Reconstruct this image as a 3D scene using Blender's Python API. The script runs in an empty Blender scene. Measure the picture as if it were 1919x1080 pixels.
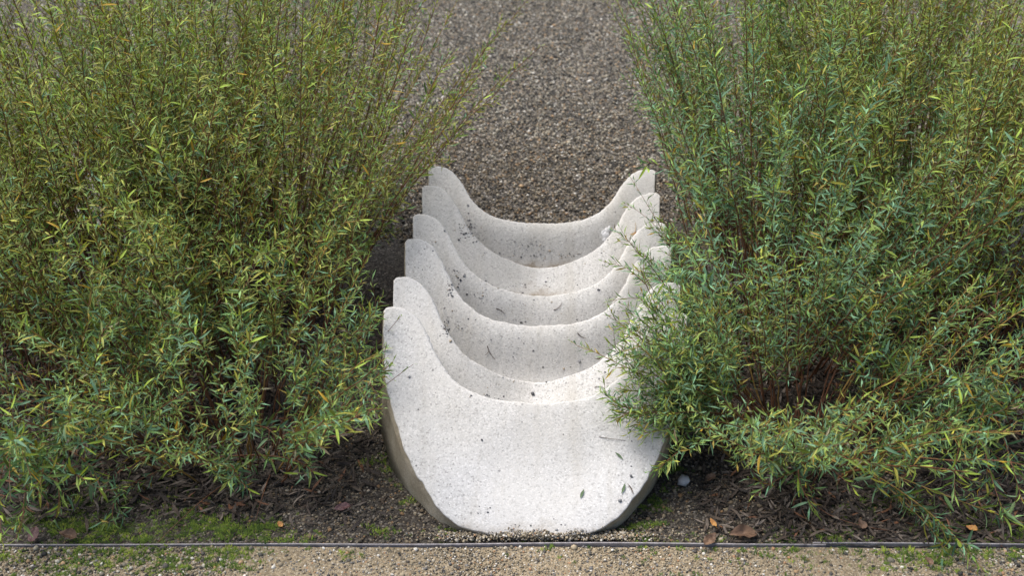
import bpy, bmesh, math, random
import numpy as np
from mathutils import Vector, Matrix, Euler

# ------------------------------------------------------------------ camera, sky, sun, exposure
SC = bpy.context.scene
COL = SC.collection
CAM_H, PITCH, FPX = 1.55, math.radians(30.0), 2200.0
cam = bpy.data.cameras.new('camera')
cam.sensor_width = 36.0
cam.lens = FPX / 1919.0 * 36.0
cam.clip_start, cam.clip_end = 0.05, 400.0
cam.dof.use_dof = True
cam.dof.focus_distance = 2.45
cam.dof.aperture_fstop = 4.5
cam_o = bpy.data.objects.new('camera', cam)
COL.objects.link(cam_o)
cam_o.location = (0, 0, CAM_H)
cam_o.rotation_euler = (math.pi / 2 - PITCH, 0, 0)
SC.camera = cam_o

SUN_EL, SUN_AZ = math.radians(66), math.radians(292)      # azimuth clockwise from +Y
world = bpy.data.worlds.new('World')
SC.world = world
world.use_nodes = True
wn = world.node_tree
wn.nodes.clear()
w_out = wn.nodes.new('ShaderNodeOutputWorld')
w_bg = wn.nodes.new('ShaderNodeBackground')
w_sky = wn.nodes.new('ShaderNodeTexSky')
w_sky.sky_type = 'NISHITA'
w_sky.sun_disc = False
w_sky.sun_elevation = SUN_EL
w_sky.sun_rotation = SUN_AZ
w_sky.air_density = 1.0
w_sky.dust_density = 4.0
w_sky.ozone_density = 1.0
w_bg.inputs['Strength'].default_value = 0.06
wn.links.new(w_sky.outputs[0], w_bg.inputs[0])
wn.links.new(w_bg.outputs[0], w_out.inputs[0])

sun = bpy.data.lights.new('sun', 'SUN')
sun.energy = 1.5
sun.angle = math.radians(42)
sun.color = (1.0, 0.97, 0.93)
sun_o = bpy.data.objects.new('sun', sun)
COL.objects.link(sun_o)
sd = Vector((math.sin(SUN_AZ) * math.cos(SUN_EL), math.cos(SUN_AZ) * math.cos(SUN_EL), math.sin(SUN_EL)))
sun_o.rotation_euler = sd.to_track_quat('Z', 'Y').to_euler()
sun_o.location = (0, 0, 6)

SC.view_settings.view_transform = 'Standard'
SC.view_settings.look = 'None'
SC.view_settings.gamma = 1.0
SC.view_settings.exposure = 1.65
SC.cycles.max_bounces = 6

RNG = np.random.default_rng(7)
random.seed(7)

# ------------------------------------------------------------------ helpers
FW = np.array([0, math.cos(PITCH), -math.sin(PITCH)])
UP = np.array([0, math.sin(PITCH), math.cos(PITCH)])
CP = np.array([0, 0, CAM_H])


def at(px, py, Y):                       # a point of the place, seen at this pixel, Y metres away
    d = np.array([1, 0, 0]) * (px - 959.5) / FPX + FW - UP * (py - 540) / FPX
    return CP + d * (Y / d[1])


def on_ground(px, py, z=0.0):
    d = np.array([1, 0, 0]) * (px - 959.5) / FPX + FW - UP * (py - 540) / FPX
    return CP + d * ((z - CAM_H) / d[2])


def project(P):
    q = P - CP
    z = q @ FW
    return 959.5 + FPX * q[:, 0] / z, 540 - FPX * (q @ UP) / z, z


def tag(o, label=None, cat=None, group=None, kind=None):
    if label: o['label'] = label
    if cat: o['category'] = cat
    if group: o['group'] = group
    if kind: o['kind'] = kind
    return o


def link(name, me, parent=None, loc=None):
    o = bpy.data.objects.new(name, me)
    COL.objects.link(o)
    if parent is not None: o.parent = parent
    if loc is not None: o.location = loc
    return o


def mesh_np(name, V, F, mat, col=None, smooth=True, k=None):
    """fast mesh: V (n,3), F (m,k) all faces of one size"""
    V = np.asarray(V, np.float32); F = np.asarray(F, np.int32)
    me = bpy.data.meshes.new(name)
    me.vertices.add(len(V)); me.vertices.foreach_set('co', V.ravel())
    k = F.shape[1]
    me.loops.add(F.size); me.loops.foreach_set('vertex_index', F.ravel())
    me.polygons.add(len(F))
    me.polygons.foreach_set('loop_start', np.arange(0, F.size, k, dtype=np.int32))
    me.polygons.foreach_set('loop_total', np.full(len(F), k, np.int32))
    me.polygons.foreach_set('use_smooth', np.full(len(F), smooth, bool))
    if col is not None:
        a = me.color_attributes.new('tint', 'FLOAT_COLOR', 'POINT')
        c4 = np.ones((len(V), 4), np.float32); c4[:, :3] = col
        a.data.foreach_set('color', c4.ravel())
    me.update(calc_edges=True)
    me.validate()
    if mat is not None: me.materials.append(mat)
    return me


def nrm(v):
    return v / (np.linalg.norm(v, axis=-1, keepdims=True) + 1e-9)


# ------------------------------------------------------------------ materials
def new_mat(name):
    m = bpy.data.materials.new(name)
    m.use_nodes = True
    nt = m.node_tree
    b = nt.nodes['Principled BSDF']
    return m, nt, b


def N(nt, typ, **kw):
    n = nt.nodes.new(typ)
    for k, v in kw.items():
        if k in n.inputs: n.inputs[k].default_value = v
        else: setattr(n, k, v)
    return n


def ramp(nt, stops, interp='LINEAR'):
    r = nt.nodes.new('ShaderNodeValToRGB')
    r.color_ramp.interpolation = interp
    e = r.color_ramp.elements
    while len(e) < len(stops): e.new(0.5)
    for el, (p, c) in zip(e, stops):
        el.position = p
        el.color = (c[0], c[1], c[2], 1) if not isinstance(c, (int, float)) else (c, c, c, 1)
    return r


def mixc(nt, fac, a, b, mode='MIX'):
    m = nt.nodes.new('ShaderNodeMix')
    m.data_type = 'RGBA'; m.blend_type = mode
    for sock, v in ((m.inputs[0], fac), (m.inputs[6], a), (m.inputs[7], b)):
        if hasattr(v, 'default_value') or hasattr(v, 'links'): nt.links.new(v, sock)
        elif isinstance(v, (int, float)): sock.default_value = v
        else: sock.default_value = (v[0], v[1], v[2], 1)
    return m.outputs[2]


def math_n(nt, op, a, b=0.0):
    m = nt.nodes.new('ShaderNodeMath'); m.operation = op
    for i, v in enumerate((a, b)):
        if isinstance(v, (int, float)): m.inputs[i].default_value = v
        else: nt.links.new(v, m.inputs[i])
    return m.outputs[0]


def bump(nt, bsdf, height, strength, dist):
    b = nt.nodes.new('ShaderNodeBump')
    b.inputs['Strength'].default_value = strength
    b.inputs['Distance'].default_value = dist
    nt.links.new(height, b.inputs['Height'])
    nt.links.new(b.outputs[0], bsdf.inputs['Normal'])


def concrete_material():
    m, nt, b = new_mat('washed_concrete')
    tc = N(nt, 'ShaderNodeTexCoord')
    co = tc.outputs['Object']
    v1 = N(nt, 'ShaderNodeTexVoronoi', Scale=330.0); nt.links.new(co, v1.inputs['Vector'])
    v2 = N(nt, 'ShaderNodeTexVoronoi', Scale=110.0); nt.links.new(co, v2.inputs['Vector'])
    v3 = N(nt, 'ShaderNodeTexVoronoi', Scale=520.0); nt.links.new(co, v3.inputs['Vector'])
    big = N(nt, 'ShaderNodeTexNoise', Scale=5.0, Detail=6.0, Roughness=0.6); nt.links.new(co, big.inputs['Vector'])
    mid = N(nt, 'ShaderNodeTexNoise', Scale=38.0, Detail=5.0, Roughness=0.65); nt.links.new(co, mid.inputs['Vector'])
    s1 = N(nt, 'ShaderNodeSeparateColor'); nt.links.new(v1.outputs['Color'], s1.inputs[0])
    s2 = N(nt, 'ShaderNodeSeparateColor'); nt.links.new(v2.outputs['Color'], s2.inputs[0])
    s3 = N(nt, 'ShaderNodeSeparateColor'); nt.links.new(v3.outputs['Color'], s3.inputs[0])
    grain = ramp(nt, [(0.0, (0.10, 0.096, 0.090)), (0.07, (0.25, 0.243, 0.232)), (0.20, (0.435, 0.43, 0.415)), (0.75, (0.495, 0.488, 0.47)), (1.0, (0.68, 0.67, 0.65))])
    nt.links.new(s1.outputs[0], grain.inputs[0])
    fine = ramp(nt, [(0.0, (0.39, 0.385, 0.372)), (0.5, (0.51, 0.502, 0.483)), (1.0, (0.61, 0.60, 0.58))])
    nt.links.new(s3.outputs[1], fine.inputs[0])
    c = mixc(nt, 0.42, grain.outputs[0], fine.outputs[0])
    # exposed aggregate shows more in some patches than in others
    stain = ramp(nt, [(0.32, 0.0), (0.62, 1.0)])
    nt.links.new(big.outputs[0], stain.inputs[0])
    paste = mixc(nt, 0.55, c, (0.50, 0.492, 0.472))
    c = mixc(nt, stain.outputs[0], c, paste)
    # beige and bluish drifts
    hue = ramp(nt, [(0.35, (0.98, 0.985, 1.0)), (0.55, (1.0, 0.99, 0.97)), (0.72, (1.0, 0.965, 0.90))])
    nb = N(nt, 'ShaderNodeTexNoise', Scale=2.6, Detail=3.0); nt.links.new(co, nb.inputs['Vector'])
    nt.links.new(nb.outputs[0], hue.inputs[0])
    c = mixc(nt, 1.0, c, hue.outputs[0], 'MULTIPLY')
    # grime
    g = ramp(nt, [(0.55, 0.0), (0.78, 0.55)])
    nt.links.new(mid.outputs[0], g.inputs[0])
    c = mixc(nt, math_n(nt, 'MULTIPLY', g.outputs[0], 0.4), c, (0.27, 0.25, 0.21))
    # single dark aggregate stones
    clus = N(nt, 'ShaderNodeTexNoise', Scale=9.0, Detail=2.0); nt.links.new(co, clus.inputs['Vector'])
    near = math_n(nt, 'LESS_THAN', v2.outputs['Distance'], math_n(nt, 'MULTIPLY', math_n(nt, 'POWER', s2.outputs[1], 1.6), 0.36))
    rare = math_n(nt, 'GREATER_THAN', math_n(nt, 'ADD', s2.outputs[0], math_n(nt, 'MULTIPLY', math_n(nt, 'SUBTRACT', clus.outputs[0], 0.5), 0.20)), 0.945)
    c = mixc(nt, math_n(nt, 'MULTIPLY', math_n(nt, 'MULTIPLY', near, rare), math_n(nt, 'ADD', 0.25, math_n(nt, 'MULTIPLY', s2.outputs[2], 0.6))), c, (0.07, 0.07, 0.07))
    # water marks running down the slope and a splash of soil at the foot
    mp = N(nt, 'ShaderNodeMapping'); mp.inputs['Scale'].default_value = (16, 2.2, 2.2); nt.links.new(co, mp.inputs[0])
    run = N(nt, 'ShaderNodeTexNoise', Scale=1.0, Detail=5.0, Roughness=0.6); nt.links.new(mp.outputs[0], run.inputs['Vector'])
    rw = ramp(nt, [(0.5, 0.0), (0.72, 0.5)]); nt.links.new(run.outputs[0], rw.inputs[0])
    c = mixc(nt, rw.outputs[0], c, (0.36, 0.335, 0.285))
    gp = N(nt, 'ShaderNodeNewGeometry'); sx = N(nt, 'ShaderNodeSeparateXYZ'); nt.links.new(gp.outputs['Position'], sx.inputs[0])
    hz = math_n(nt, 'ADD', sx.outputs['Z'], math_n(nt, 'MULTIPLY', math_n(nt, 'SUBTRACT', mid.outputs[0], 0.5), -0.05))
    spl = ramp(nt, [(0.0, 0.85), (0.5, 0.25), (1.0, 0.0)]); nt.links.new(math_n(nt, 'MULTIPLY', hz, 42.0), spl.inputs[0])
    c = mixc(nt, spl.outputs[0], c, (0.20, 0.155, 0.10))
    nt.links.new(c, b.inputs['Base Color'])
    b.inputs['Roughness'].default_value = 0.85
    h = math_n(nt, 'ADD', math_n(nt, 'MULTIPLY', s1.outputs[0], 0.6), math_n(nt, 'MULTIPLY', mid.outputs[0], 1.4))
    h = math_n(nt, 'ADD', h, math_n(nt, 'MULTIPLY', v1.outputs['Distance'], -0.8))
    bump(nt, b, h, 0.4, 0.0010)
    return m


def side_material():
    m, nt, b = new_mat('soil_stained_concrete_side')
    tc = N(nt, 'ShaderNodeTexCoord'); co = tc.outputs['Object']
    a = N(nt, 'ShaderNodeTexNoise', Scale=14.0, Detail=8.0, Roughness=0.7); nt.links.new(co, a.inputs['Vector'])
    f = N(nt, 'ShaderNodeTexNoise', Scale=300.0, Detail=3.0); nt.links.new(co, f.inputs['Vector'])
    r = ramp(nt, [(0.3, (0.27, 0.225, 0.155)), (0.5, (0.40, 0.345, 0.255)), (0.72, (0.50, 0.45, 0.36))])
    nt.links.new(a.outputs[0], r.inputs[0])
    r2 = ramp(nt, [(0.3, 0.7), (0.7, 1.15)])
    nt.links.new(f.outputs[0], r2.inputs[0])
    nt.links.new(mixc(nt, 1.0, r.outputs[0], r2.outputs[0], 'MULTIPLY'), b.inputs['Base Color'])
    b.inputs['Roughness'].default_value = 0.9
    bump(nt, b, math_n(nt, 'ADD', a.outputs[0], math_n(nt, 'MULTIPLY', f.outputs[0], 0.3)), 0.5, 0.004)
    return m


def ground_material(name, stops, scale, soil, soil_amt):
    m, nt, b = new_mat(name)
    tc = N(nt, 'ShaderNodeTexCoord'); co = tc.outputs['Object']
    v = N(nt, 'ShaderNodeTexVoronoi', Scale=scale); nt.links.new(co, v.inputs['Vector'])
    s = N(nt, 'ShaderNodeSeparateColor'); nt.links.new(v.outputs['Color'], s.inputs[0])
    r = ramp(nt, stops); nt.links.new(s.outputs[0], r.inputs[0])
    n = N(nt, 'ShaderNodeTexNoise', Scale=7.0, Detail=8.0, Roughness=0.7); nt.links.new(co, n.inputs['Vector'])
    n2 = N(nt, 'ShaderNodeTexNoise', Scale=150.0, Detail=4.0); nt.links.new(co, n2.inputs['Vector'])
    edge = ramp(nt, [(0.25, 0.0), (0.75, 1.0)])
    nt.links.new(math_n(nt, 'MULTIPLY', v.outputs['Distance'], 1.1), edge.inputs[0])
    k = ramp(nt, [(0.3, 0.0), (0.7, 1.0)]); nt.links.new(n.outputs[0], k.inputs[0])
    sr = ramp(nt, [(0.3, [c * 0.6 for c in soil]), (0.7, [c * 1.4 for c in soil])]); nt.links.new(n2.outputs[0], sr.inputs[0])
    fac = math_n(nt, 'MAXIMUM', edge.outputs[0], math_n(nt, 'ADD', math_n(nt, 'MULTIPLY', k.outputs[0], 0.35), soil_amt))
    m2 = nt.nodes.new('ShaderNodeClamp'); nt.links.new(fac, m2.inputs[0])
    nt.links.new(mixc(nt, m2.outputs[0], r.outputs[0], sr.outputs[0]), b.inputs['Base Color'])
    b.inputs['Roughness'].default_value = 0.92
    h = math_n(nt, 'ADD', math_n(nt, 'MULTIPLY', v.outputs['Distance'], -1.0), math_n(nt, 'MULTIPLY', n2.outputs[0], 0.4))
    bump(nt, b, h, 0.9, 0.5 / scale)
    return m


def random_material(name, stops, rough=0.8, noise=None, trans=0.0):
    """each instance takes its own colour from the list"""
    m, nt, b = new_mat(name)
    oi = N(nt, 'ShaderNodeObjectInfo')
    r = ramp(nt, stops, 'CONSTANT'); nt.links.new(oi.outputs['Random'], r.inputs[0])
    tc = N(nt, 'ShaderNodeTexCoord')
    n = N(nt, 'ShaderNodeTexNoise', Scale=noise or 3.0, Detail=4.0); nt.links.new(tc.outputs['Object'], n.inputs['Vector'])
    k = ramp(nt, [(0.3, 0.72), (0.7, 1.2)]); nt.links.new(n.outputs[0], k.inputs[0])
    nt.links.new(mixc(nt, 1.0, r.outputs[0], k.outputs[0], 'MULTIPLY'), b.inputs['Base Color'])
    b.inputs['Roughness'].default_value = rough
    return m


def leaf_material():
    m, nt, b = new_mat('willow_leaf')
    at_ = N(nt, 'ShaderNodeAttribute', attribute_name='tint')
    ge = N(nt, 'ShaderNodeNewGeometry')
    tc = N(nt, 'ShaderNodeTexCoord')
    n = N(nt, 'ShaderNodeTexNoise', Scale=60.0, Detail=3.0); nt.links.new(tc.outputs['Object'], n.inputs['Vector'])
    k = ramp(nt, [(0.3, 0.8), (0.7, 1.2)]); nt.links.new(n.outputs[0], k.inputs[0])
    top = mixc(nt, 1.0, at_.outputs['Color'], k.outputs[0], 'MULTIPLY')
    under = mixc(nt, 0.28, at_.outputs['Color'], (0.18, 0.26, 0.15))
    c = mixc(nt, ge.outputs['Backfacing'], top, under)
    nt.links.new(c, b.inputs['Base Color'])
    b.inputs['Roughness'].default_value = 0.5
    b.inputs['Specular IOR Level'].default_value = 0.2
    tr = N(nt, 'ShaderNodeBsdfTranslucent')
    nt.links.new(mixc(nt, 1.0, c, (1.2, 1.25, 0.6), 'MULTIPLY'), tr.inputs['Color'])
    mx = N(nt, 'ShaderNodeMixShader'); mx.inputs[0].default_value = 0.18
    nt.links.new(b.outputs[0], mx.inputs[1]); nt.links.new(tr.outputs[0], mx.inputs[2])
    nt.links.new(mx.outputs[0], nt.nodes['Material Output'].inputs['Surface'])
    return m


def bark_material(name, c0, c1):
    m, nt, b = new_mat(name)
    tc = N(nt, 'ShaderNodeTexCoord')
    n = N(nt, 'ShaderNodeTexNoise', Scale=45.0, Detail=5.0); nt.links.new(tc.outputs['Object'], n.inputs['Vector'])
    r = ramp(nt, [(0.3, c0), (0.7, c1)]); nt.links.new(n.outputs[0], r.inputs[0])
    nt.links.new(r.outputs[0], b.inputs['Base Color'])
    b.inputs['Roughness'].default_value = 0.6
    return m


def plain(name, c0, c1, scale=40.0, rough=0.8, metal=0.0, bmp=0.0):
    m, nt, b = new_mat(name)
    tc = N(nt, 'ShaderNodeTexCoord')
    n = N(nt, 'ShaderNodeTexNoise', Scale=scale, Detail=6.0, Roughness=0.65); nt.links.new(tc.outputs['Object'], n.inputs['Vector'])
    r = ramp(nt, [(0.32, c0), (0.68, c1)]); nt.links.new(n.outputs[0], r.inputs[0])
    nt.links.new(r.outputs[0], b.inputs['Base Color'])
    b.inputs['Roughness'].default_value = rough
    b.inputs['Metallic'].default_value = metal
    if bmp: bump(nt, b, n.outputs[0], 0.6, bmp)
    return m


GREY = [(0.0, (0.030, 0.029, 0.025)), (0.20, (0.080, 0.075, 0.062)), (0.40, (0.155, 0.138, 0.105)), (0.57, (0.25, 0.205, 0.140)),
        (0.71, (0.33, 0.295, 0.220)), (0.83, (0.40, 0.375, 0.305)), (0.91, (0.36, 0.240, 0.130)), (0.955, (0.60, 0.57, 0.50))]
TAN = [(0.0, (0.06, 0.052, 0.045)), (0.14, (0.14, 0.120, 0.085)), (0.3, (0.24, 0.195, 0.125)), (0.52, (0.32, 0.265, 0.175)),
       (0.7, (0.36, 0.32, 0.25)), (0.82, (0.15, 0.145, 0.14)), (0.90, (0.33, 0.19, 0.10)), (0.94, (0.56, 0.53, 0.47))]
M_CONC = concrete_material()
M_SIDE = side_material()
M_BED = ground_material('bed_soil', [(0.0, (0.03, 0.027, 0.023)), (0.5, (0.09, 0.08, 0.065)), (0.9, (0.19, 0.17, 0.14)), (1.0, (0.35, 0.32, 0.28))], 190.0, (0.022, 0.016, 0.011), 0.3)
M_PATH = ground_material('sandy_path', [(0.0, (0.09, 0.075, 0.055)), (0.5, (0.26, 0.212, 0.14)), (1.0, (0.42, 0.37, 0.28))], 260.0, (0.20, 0.155, 0.095), 0.2)
M_YARD = ground_material('gravel_ground', [(0.0, (0.05, 0.047, 0.043)), (0.35, (0.15, 0.135, 0.115)), (0.7, (0.28, 0.24, 0.19)), (1.0, (0.5, 0.47, 0.42))], 110.0, (0.028, 0.023, 0.018), 0.0)
M_PEB_G = random_material('gravel_stone', GREY)
M_PEB_D = random_material('dark_brown_gravel_stone', [(p, (c[0] * 0.56, c[1] * 0.50, c[2] * 0.43)) for p, c in GREY])  # the common gravel colours, scaled darker and browner
M_PEB_T = random_material('sandy_grit', TAN)
M_LIT = random_material('dead_leaf_litter', [(0.0, (0.022, 0.015, 0.011)), (0.35, (0.042, 0.028, 0.019)), (0.6, (0.07, 0.05, 0.034)), (0.8, (0.11, 0.088, 0.07)), (0.90, (0.16, 0.13, 0.105)), (0.95, (0.15, 0.065, 0.03))], 0.75)
M_MOSS = random_material('moss_tuft', [(0.0, (0.045, 0.085, 0.010)), (0.3, (0.085, 0.14, 0.014)), (0.65, (0.14, 0.20, 0.02)), (0.9, (0.22, 0.27, 0.035))], 0.9)
M_LEAF = leaf_material()
M_BARK = bark_material('red_willow_bark', (0.075, 0.028, 0.013), (0.20, 0.085, 0.035))
M_BARK2 = bark_material('yellow_willow_bark', (0.20, 0.12, 0.03), (0.36, 0.22, 0.06))
M_STEEL = plain('weathered_steel', (0.16, 0.145, 0.145), (0.36, 0.34, 0.35), 60.0, 0.55, 0.2, 0.001)

# ------------------------------------------------------------------ ground
def relief(x, y, rough):
    return rough * (np.sin(x * 9.1 + 1.3 * np.sin(y * 7)) * np.cos(y * 8.3 + x * 3.1) + 0.5 * np.sin(x * 23 + y * 19)) - rough


def sheet(name, x0, x1, y0f, y1f, z, mat, nx=2, ny=2, rough=0.0):
    xs = np.linspace(x0, x1, nx); V = []
    for j in range(ny):
        for x in xs:
            a, b = y0f(x), y1f(x)
            V.append((x, a + (b - a) * j / (ny - 1), z))
    V = np.array(V)
    if rough:
        V[:, 2] += relief(V[:, 0], V[:, 1], rough)
    F = [(j * nx + i, j * nx + i + 1, (j + 1) * nx + i + 1, (j + 1) * nx + i) for j in range(ny - 1) for i in range(nx - 1)]
    o = link(name, mesh_np(name, V, F, mat))
    return tag(o, kind='structure')


def edge_y(x):                                   # the line of the steel edging
    return 1.700 - 0.006 * x + 0.004 * math.sin(1.7 * x + 0.6) + 0.0012 * math.sin(7.3 * x)


sheet('ground', -60, 60, lambda x: -40, lambda x: 120, -0.012, M_YARD)
sheet('planting_bed', -3.0, 3.0, lambda x: edge_y(x) + 0.001, lambda x: 3.02 + 0.05 * math.sin(3 * x), 0.0, M_BED, 90, 50, 0.005)
sheet('path', -3.0, 3.0, lambda x: 0.0, lambda x: edge_y(x) - 0.004, -0.003, M_PATH, 90, 40, 0.0015)


def edging(name, x0, x1, dy, label):
    n = 60
    V, F = [], []
    xs = np.linspace(x0, x1, n)
    for i, x in enumerate(xs):
        y = edge_y(x) + dy
        zt = 0.0006 + 0.0018 * math.sin(2.3 * x + 1) + 0.0008 * math.sin(11 * x)
        for (oy, z) in ((-0.0016, -0.05), (-0.0016, zt - 0.0006), (-0.0010, zt), (0.0010, zt), (0.0016, zt - 0.0006), (0.0016, -0.05)):
            V.append((x, y + oy, z))
    for i in range(n - 1):
        for k in range(6):
            k2 = (k + 1) % 6
            F.append((i * 6 + k, i * 6 + k2, (i + 1) * 6 + k2, (i + 1) * 6 + k))
    me = mesh_np(name, V, F, M_STEEL, smooth=False)
    bm = bmesh.new(); bm.from_mesh(me); bm.faces.new([v for v in bm.verts if v.index < 6][::-1])
    bm.to_mesh(me); bm.free()
    o = link(name, me)
    return tag(o, label, 'edging', 'steel strips between path and bed')


edging('steel_edging', -2.6, 0.60, 0.0, 'long thin grey steel edging strip running along the path in front of the concrete')
edging('steel_edging', 0.575, 2.6, 0.0050, 'shorter steel edging strip below the willow shrubs, lapping the longer strip')

# ------------------------------------------------------------------ concrete cascade of six nested slabs
RIM = [(0.315, -0.009), (0.3115, -0.003), (0.303, 0.0), (0.290, 0.000), (0.271, -0.004), (0.250, -0.018), (0.232, -0.042), (0.216, -0.070), (0.202, -0.100), (0.185, -0.130),
       (0.165, -0.155), (0.138, -0.177), (0.105, -0.192), (0.063, -0.201), (0.0, -0.205)]
OUT = [(0.315, -0.009), (0.311, -0.09), (0.304, -0.145), (0.293, -0.190), (0.275, -0.245), (0.255, -0.300), (0.229, -0.352), (0.199, -0.395),
       (0.168, -0.433), (0.130, -0.457), (0.080, -0.469), (0.0, -0.472)]


def smooth_curve(pts, n):
    P = np.array(pts, float)
    P = np.vstack([P, P[-2::-1] * [-1, 1]])                 # right half, then mirrored to the left
    d = np.r_[0, np.cumsum(np.linalg.norm(np.diff(P, axis=0), axis=1))]; d /= d[-1]
    s = np.linspace(0, 1, n)
    # Catmull-Rom through the points
    T = np.gradient(P, d, axis=0)
    i = np.clip(np.searchsorted(d, s, 'right') - 1, 0, len(d) - 2)
    h = d[i + 1] - d[i]; t = ((s - d[i]) / h)[:, None]; h = h[:, None]
    return (2 * t**3 - 3 * t**2 + 1) * P[i] + (t**3 - 2 * t**2 + t) * h * T[i] + (-2 * t**3 + 3 * t**2) * P[i + 1] + (t**3 - t**2) * h * T[i + 1]


SLOPE = math.atan(0.751)
YAW = math.radians(-2.2)


def sstep(a, b, x):
    t = np.clip((x - a) / (b - a), 0, 1)
    return t * t * (3 - 2 * t)


def slab(origin, parent, rim_gain, sink, crest, tilt, seed, thick, skew):
    n, rows = 181, 26
    rim = smooth_curve(RIM, n); out = smooth_curve(OUT, n)
    rim[:, 1] *= rim_gain
    def normals(c, sgn):
        t = np.gradient(c, axis=0); t = nrm(t)
        return np.stack([t[:, 1], -t[:, 0]], 1) * sgn
    rng = np.random.default_rng(seed)
    def worn(c, amp, chips, depth):                         # hand-finished edge: slight waviness and a few chips
        i = np.arange(n); o = np.zeros(n)
        for f in (0.13, 0.31, 0.67, 1.4): o += amp * rng.normal() * np.sin(f * i + rng.uniform(0, 6))
        for q in range(chips): o -= depth * rng.uniform(0.3, 1) * np.exp(-((i - rng.uniform(4, n - 4)) / rng.uniform(0.5, 1.3)) ** 2)
        return o[:, None] * sstep(0, 6, np.minimum(i, n - 1 - i))[:, None]
    Nr = normals(rim, 1.0); No = normals(out, -1.0)
    if Nr[n // 2, 1] < 0: Nr = -Nr                          # rim: outwards is up
    if No[n // 2, 1] > 0: No = -No                          # outline: outwards is down
    rr, ro = 0.006, 0.003
    rim = rim + Nr * worn(rim, 0.0005, 4, 0.0022); wall = out.copy(); out = out + No * worn(out, 0.00035, 16, 0.0028)
    top = rim - Nr * rr; bot = out - No * ro
    ph = rng.uniform(0, 6, 6)
    V, F, side = [], [], []
    seq = []                                                # rings from the bottom wall over the face to the rim wall
    dflare = (0.20 - 0.09 * np.clip(out[:, 0] / 0.25, -1, 1) * 1.0)[:, None] * sstep(-0.05, -0.22, out[:, 1])[:, None]
    def depth(c, t):
        d = sink * np.exp(-(c[:, 0] / 0.115) ** 2) * sstep(0.30, 1.0, t)
        # the face falls away below the crest
        d = d + crest * sstep(0.0, 0.125, np.linalg.norm(c - top, axis=1)) * (0.42 + 0.58 * sstep(0.26, 0.15, np.abs(top[:, 0])))
        d = d + 0.0016 * np.sin(c[:, 0] * 11 + ph[0]) * np.sin(c[:, 1] * 13 + ph[1]) + 0.0007 * np.sin(c[:, 0] * 41 + ph[2]) * np.sin(c[:, 1] * 37 + ph[3])
        return d + (0.010 if crest == 0 else 0.0) * sstep(0.0, 1.0, 1 - (c[:, 0] / 0.32) ** 2) * sstep(0, 0.5, t) * sstep(1.0, 0.5, t)
    d0 = depth(bot, 0.0)
    for dep in (thick + 0.03, thick * 0.8, thick * 0.6, thick * 0.4, 0.03, 0.012):
        seq.append((wall + No * dflare * dep + No * 0.003 * (np.sin(wall[:, :1] * 21 + ph[4]) * math.sin(dep * 60 + 1)), d0 + dep))
    for a in (90, 60, 30):
        a = math.radians(a)
        seq.append((out - No * ro * (1 - math.sin(a)), d0 + ro * (1 - math.cos(a))))
    first_face = len(seq)
    for j in range(rows):
        t = j / (rows - 1)
        c = bot + (top - bot) * t
        seq.append((c, depth(c, t)))
    last_face = len(seq) - 1
    dl = seq[-1][1]
    for a in (18, 36, 54, 72, 90):
        a = math.radians(a)
        seq.append((rim - Nr * rr * (1 - math.sin(a)), dl + rr * (1 - math.cos(a))))
    for dep in (0.03, thick * 0.6, thick + 0.03):
        seq.append((rim - Nr * 0.04 * dep, dl + dep))
    cy, sy = math.cos(YAW), math.sin(YAW)
    for c, d in seq:
        u = c[:, 0]; v = c[:, 1] + skew * u
        y = v * math.cos(tilt) + d * math.sin(tilt)
        z = v * math.sin(tilt) - d * math.cos(tilt)
        V.append(np.stack([u * cy - y * sy, u * sy + y * cy, z], 1))
    m = len(V); V = np.vstack(V)
    for r in range(m):
        r2 = (r + 1) % m
        for i in range(n - 1):
            F.append((r * n + i, r2 * n + i, r2 * n + i + 1, r * n + i + 1))
            side.append(1 if r < first_face - 3 or r == m - 1 else 0)
    # close the two blunt shoulders and the hidden back
    me = mesh_np('slab', V, F, M_CONC)
    me.materials.append(M_SIDE)
    me.polygons.foreach_set('material_index', np.array(side, np.int32))
    bm = bmesh.new(); bm.from_mesh(me); bm.verts.ensure_lookup_table()
    for i in (0, n - 1):
        f = bm.faces.new([bm.verts[r * n + i] for r in range(m)]); f.material_index = 1
    bmesh.ops.triangulate(bm, faces=[f for f in bm.faces if len(f.verts) > 4])
    bmesh.ops.recalc_face_normals(bm, faces=bm.faces)
    bm.to_mesh(me); bm.free()
    return link('slab', me, parent, origin)


SLABS = [  # y, z of the shoulder line, rim gain, sunk middle, skew
    (2.081, 0.300, 0.985, 0.0, 0.0), (2.234, 0.286, 1.03, 0.078, 0.0), (2.445, 0.267, 1.03, 0.0, -0.01),
    (2.600, 0.253, 0.955, 0.030, -0.02), (2.812, 0.234, 0.955, 0.075, -0.02), (2.981, 0.219, 0.84, 0.0, 0.0)]
casc = bpy.data.objects.new('concrete_cascade', None); COL.objects.link(casc)
casc.location = (0.05, 2.1, 0)
tag(casc, 'pale washed concrete cascade of six nested scooped slabs between the willow shrubs', 'concrete sculpture')
slab_objs = []
for k, (y, z, g, s, sk) in enumerate(SLABS):
    x = 0.048 + (y - 2.081) * 0.0386
    nxt = SLABS[k + 1][0] - y if k < 5 else 0.17
    o = slab((x - 0.05, y - 2.1 + 0.010, z - 0.008), casc, g, s, 0.0 if k == 0 else (0.028 if s > 0.05 else 0.052), SLOPE, 20 + k, max(0.10, nxt * 0.66), sk)
    slab_objs.append(o)

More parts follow.
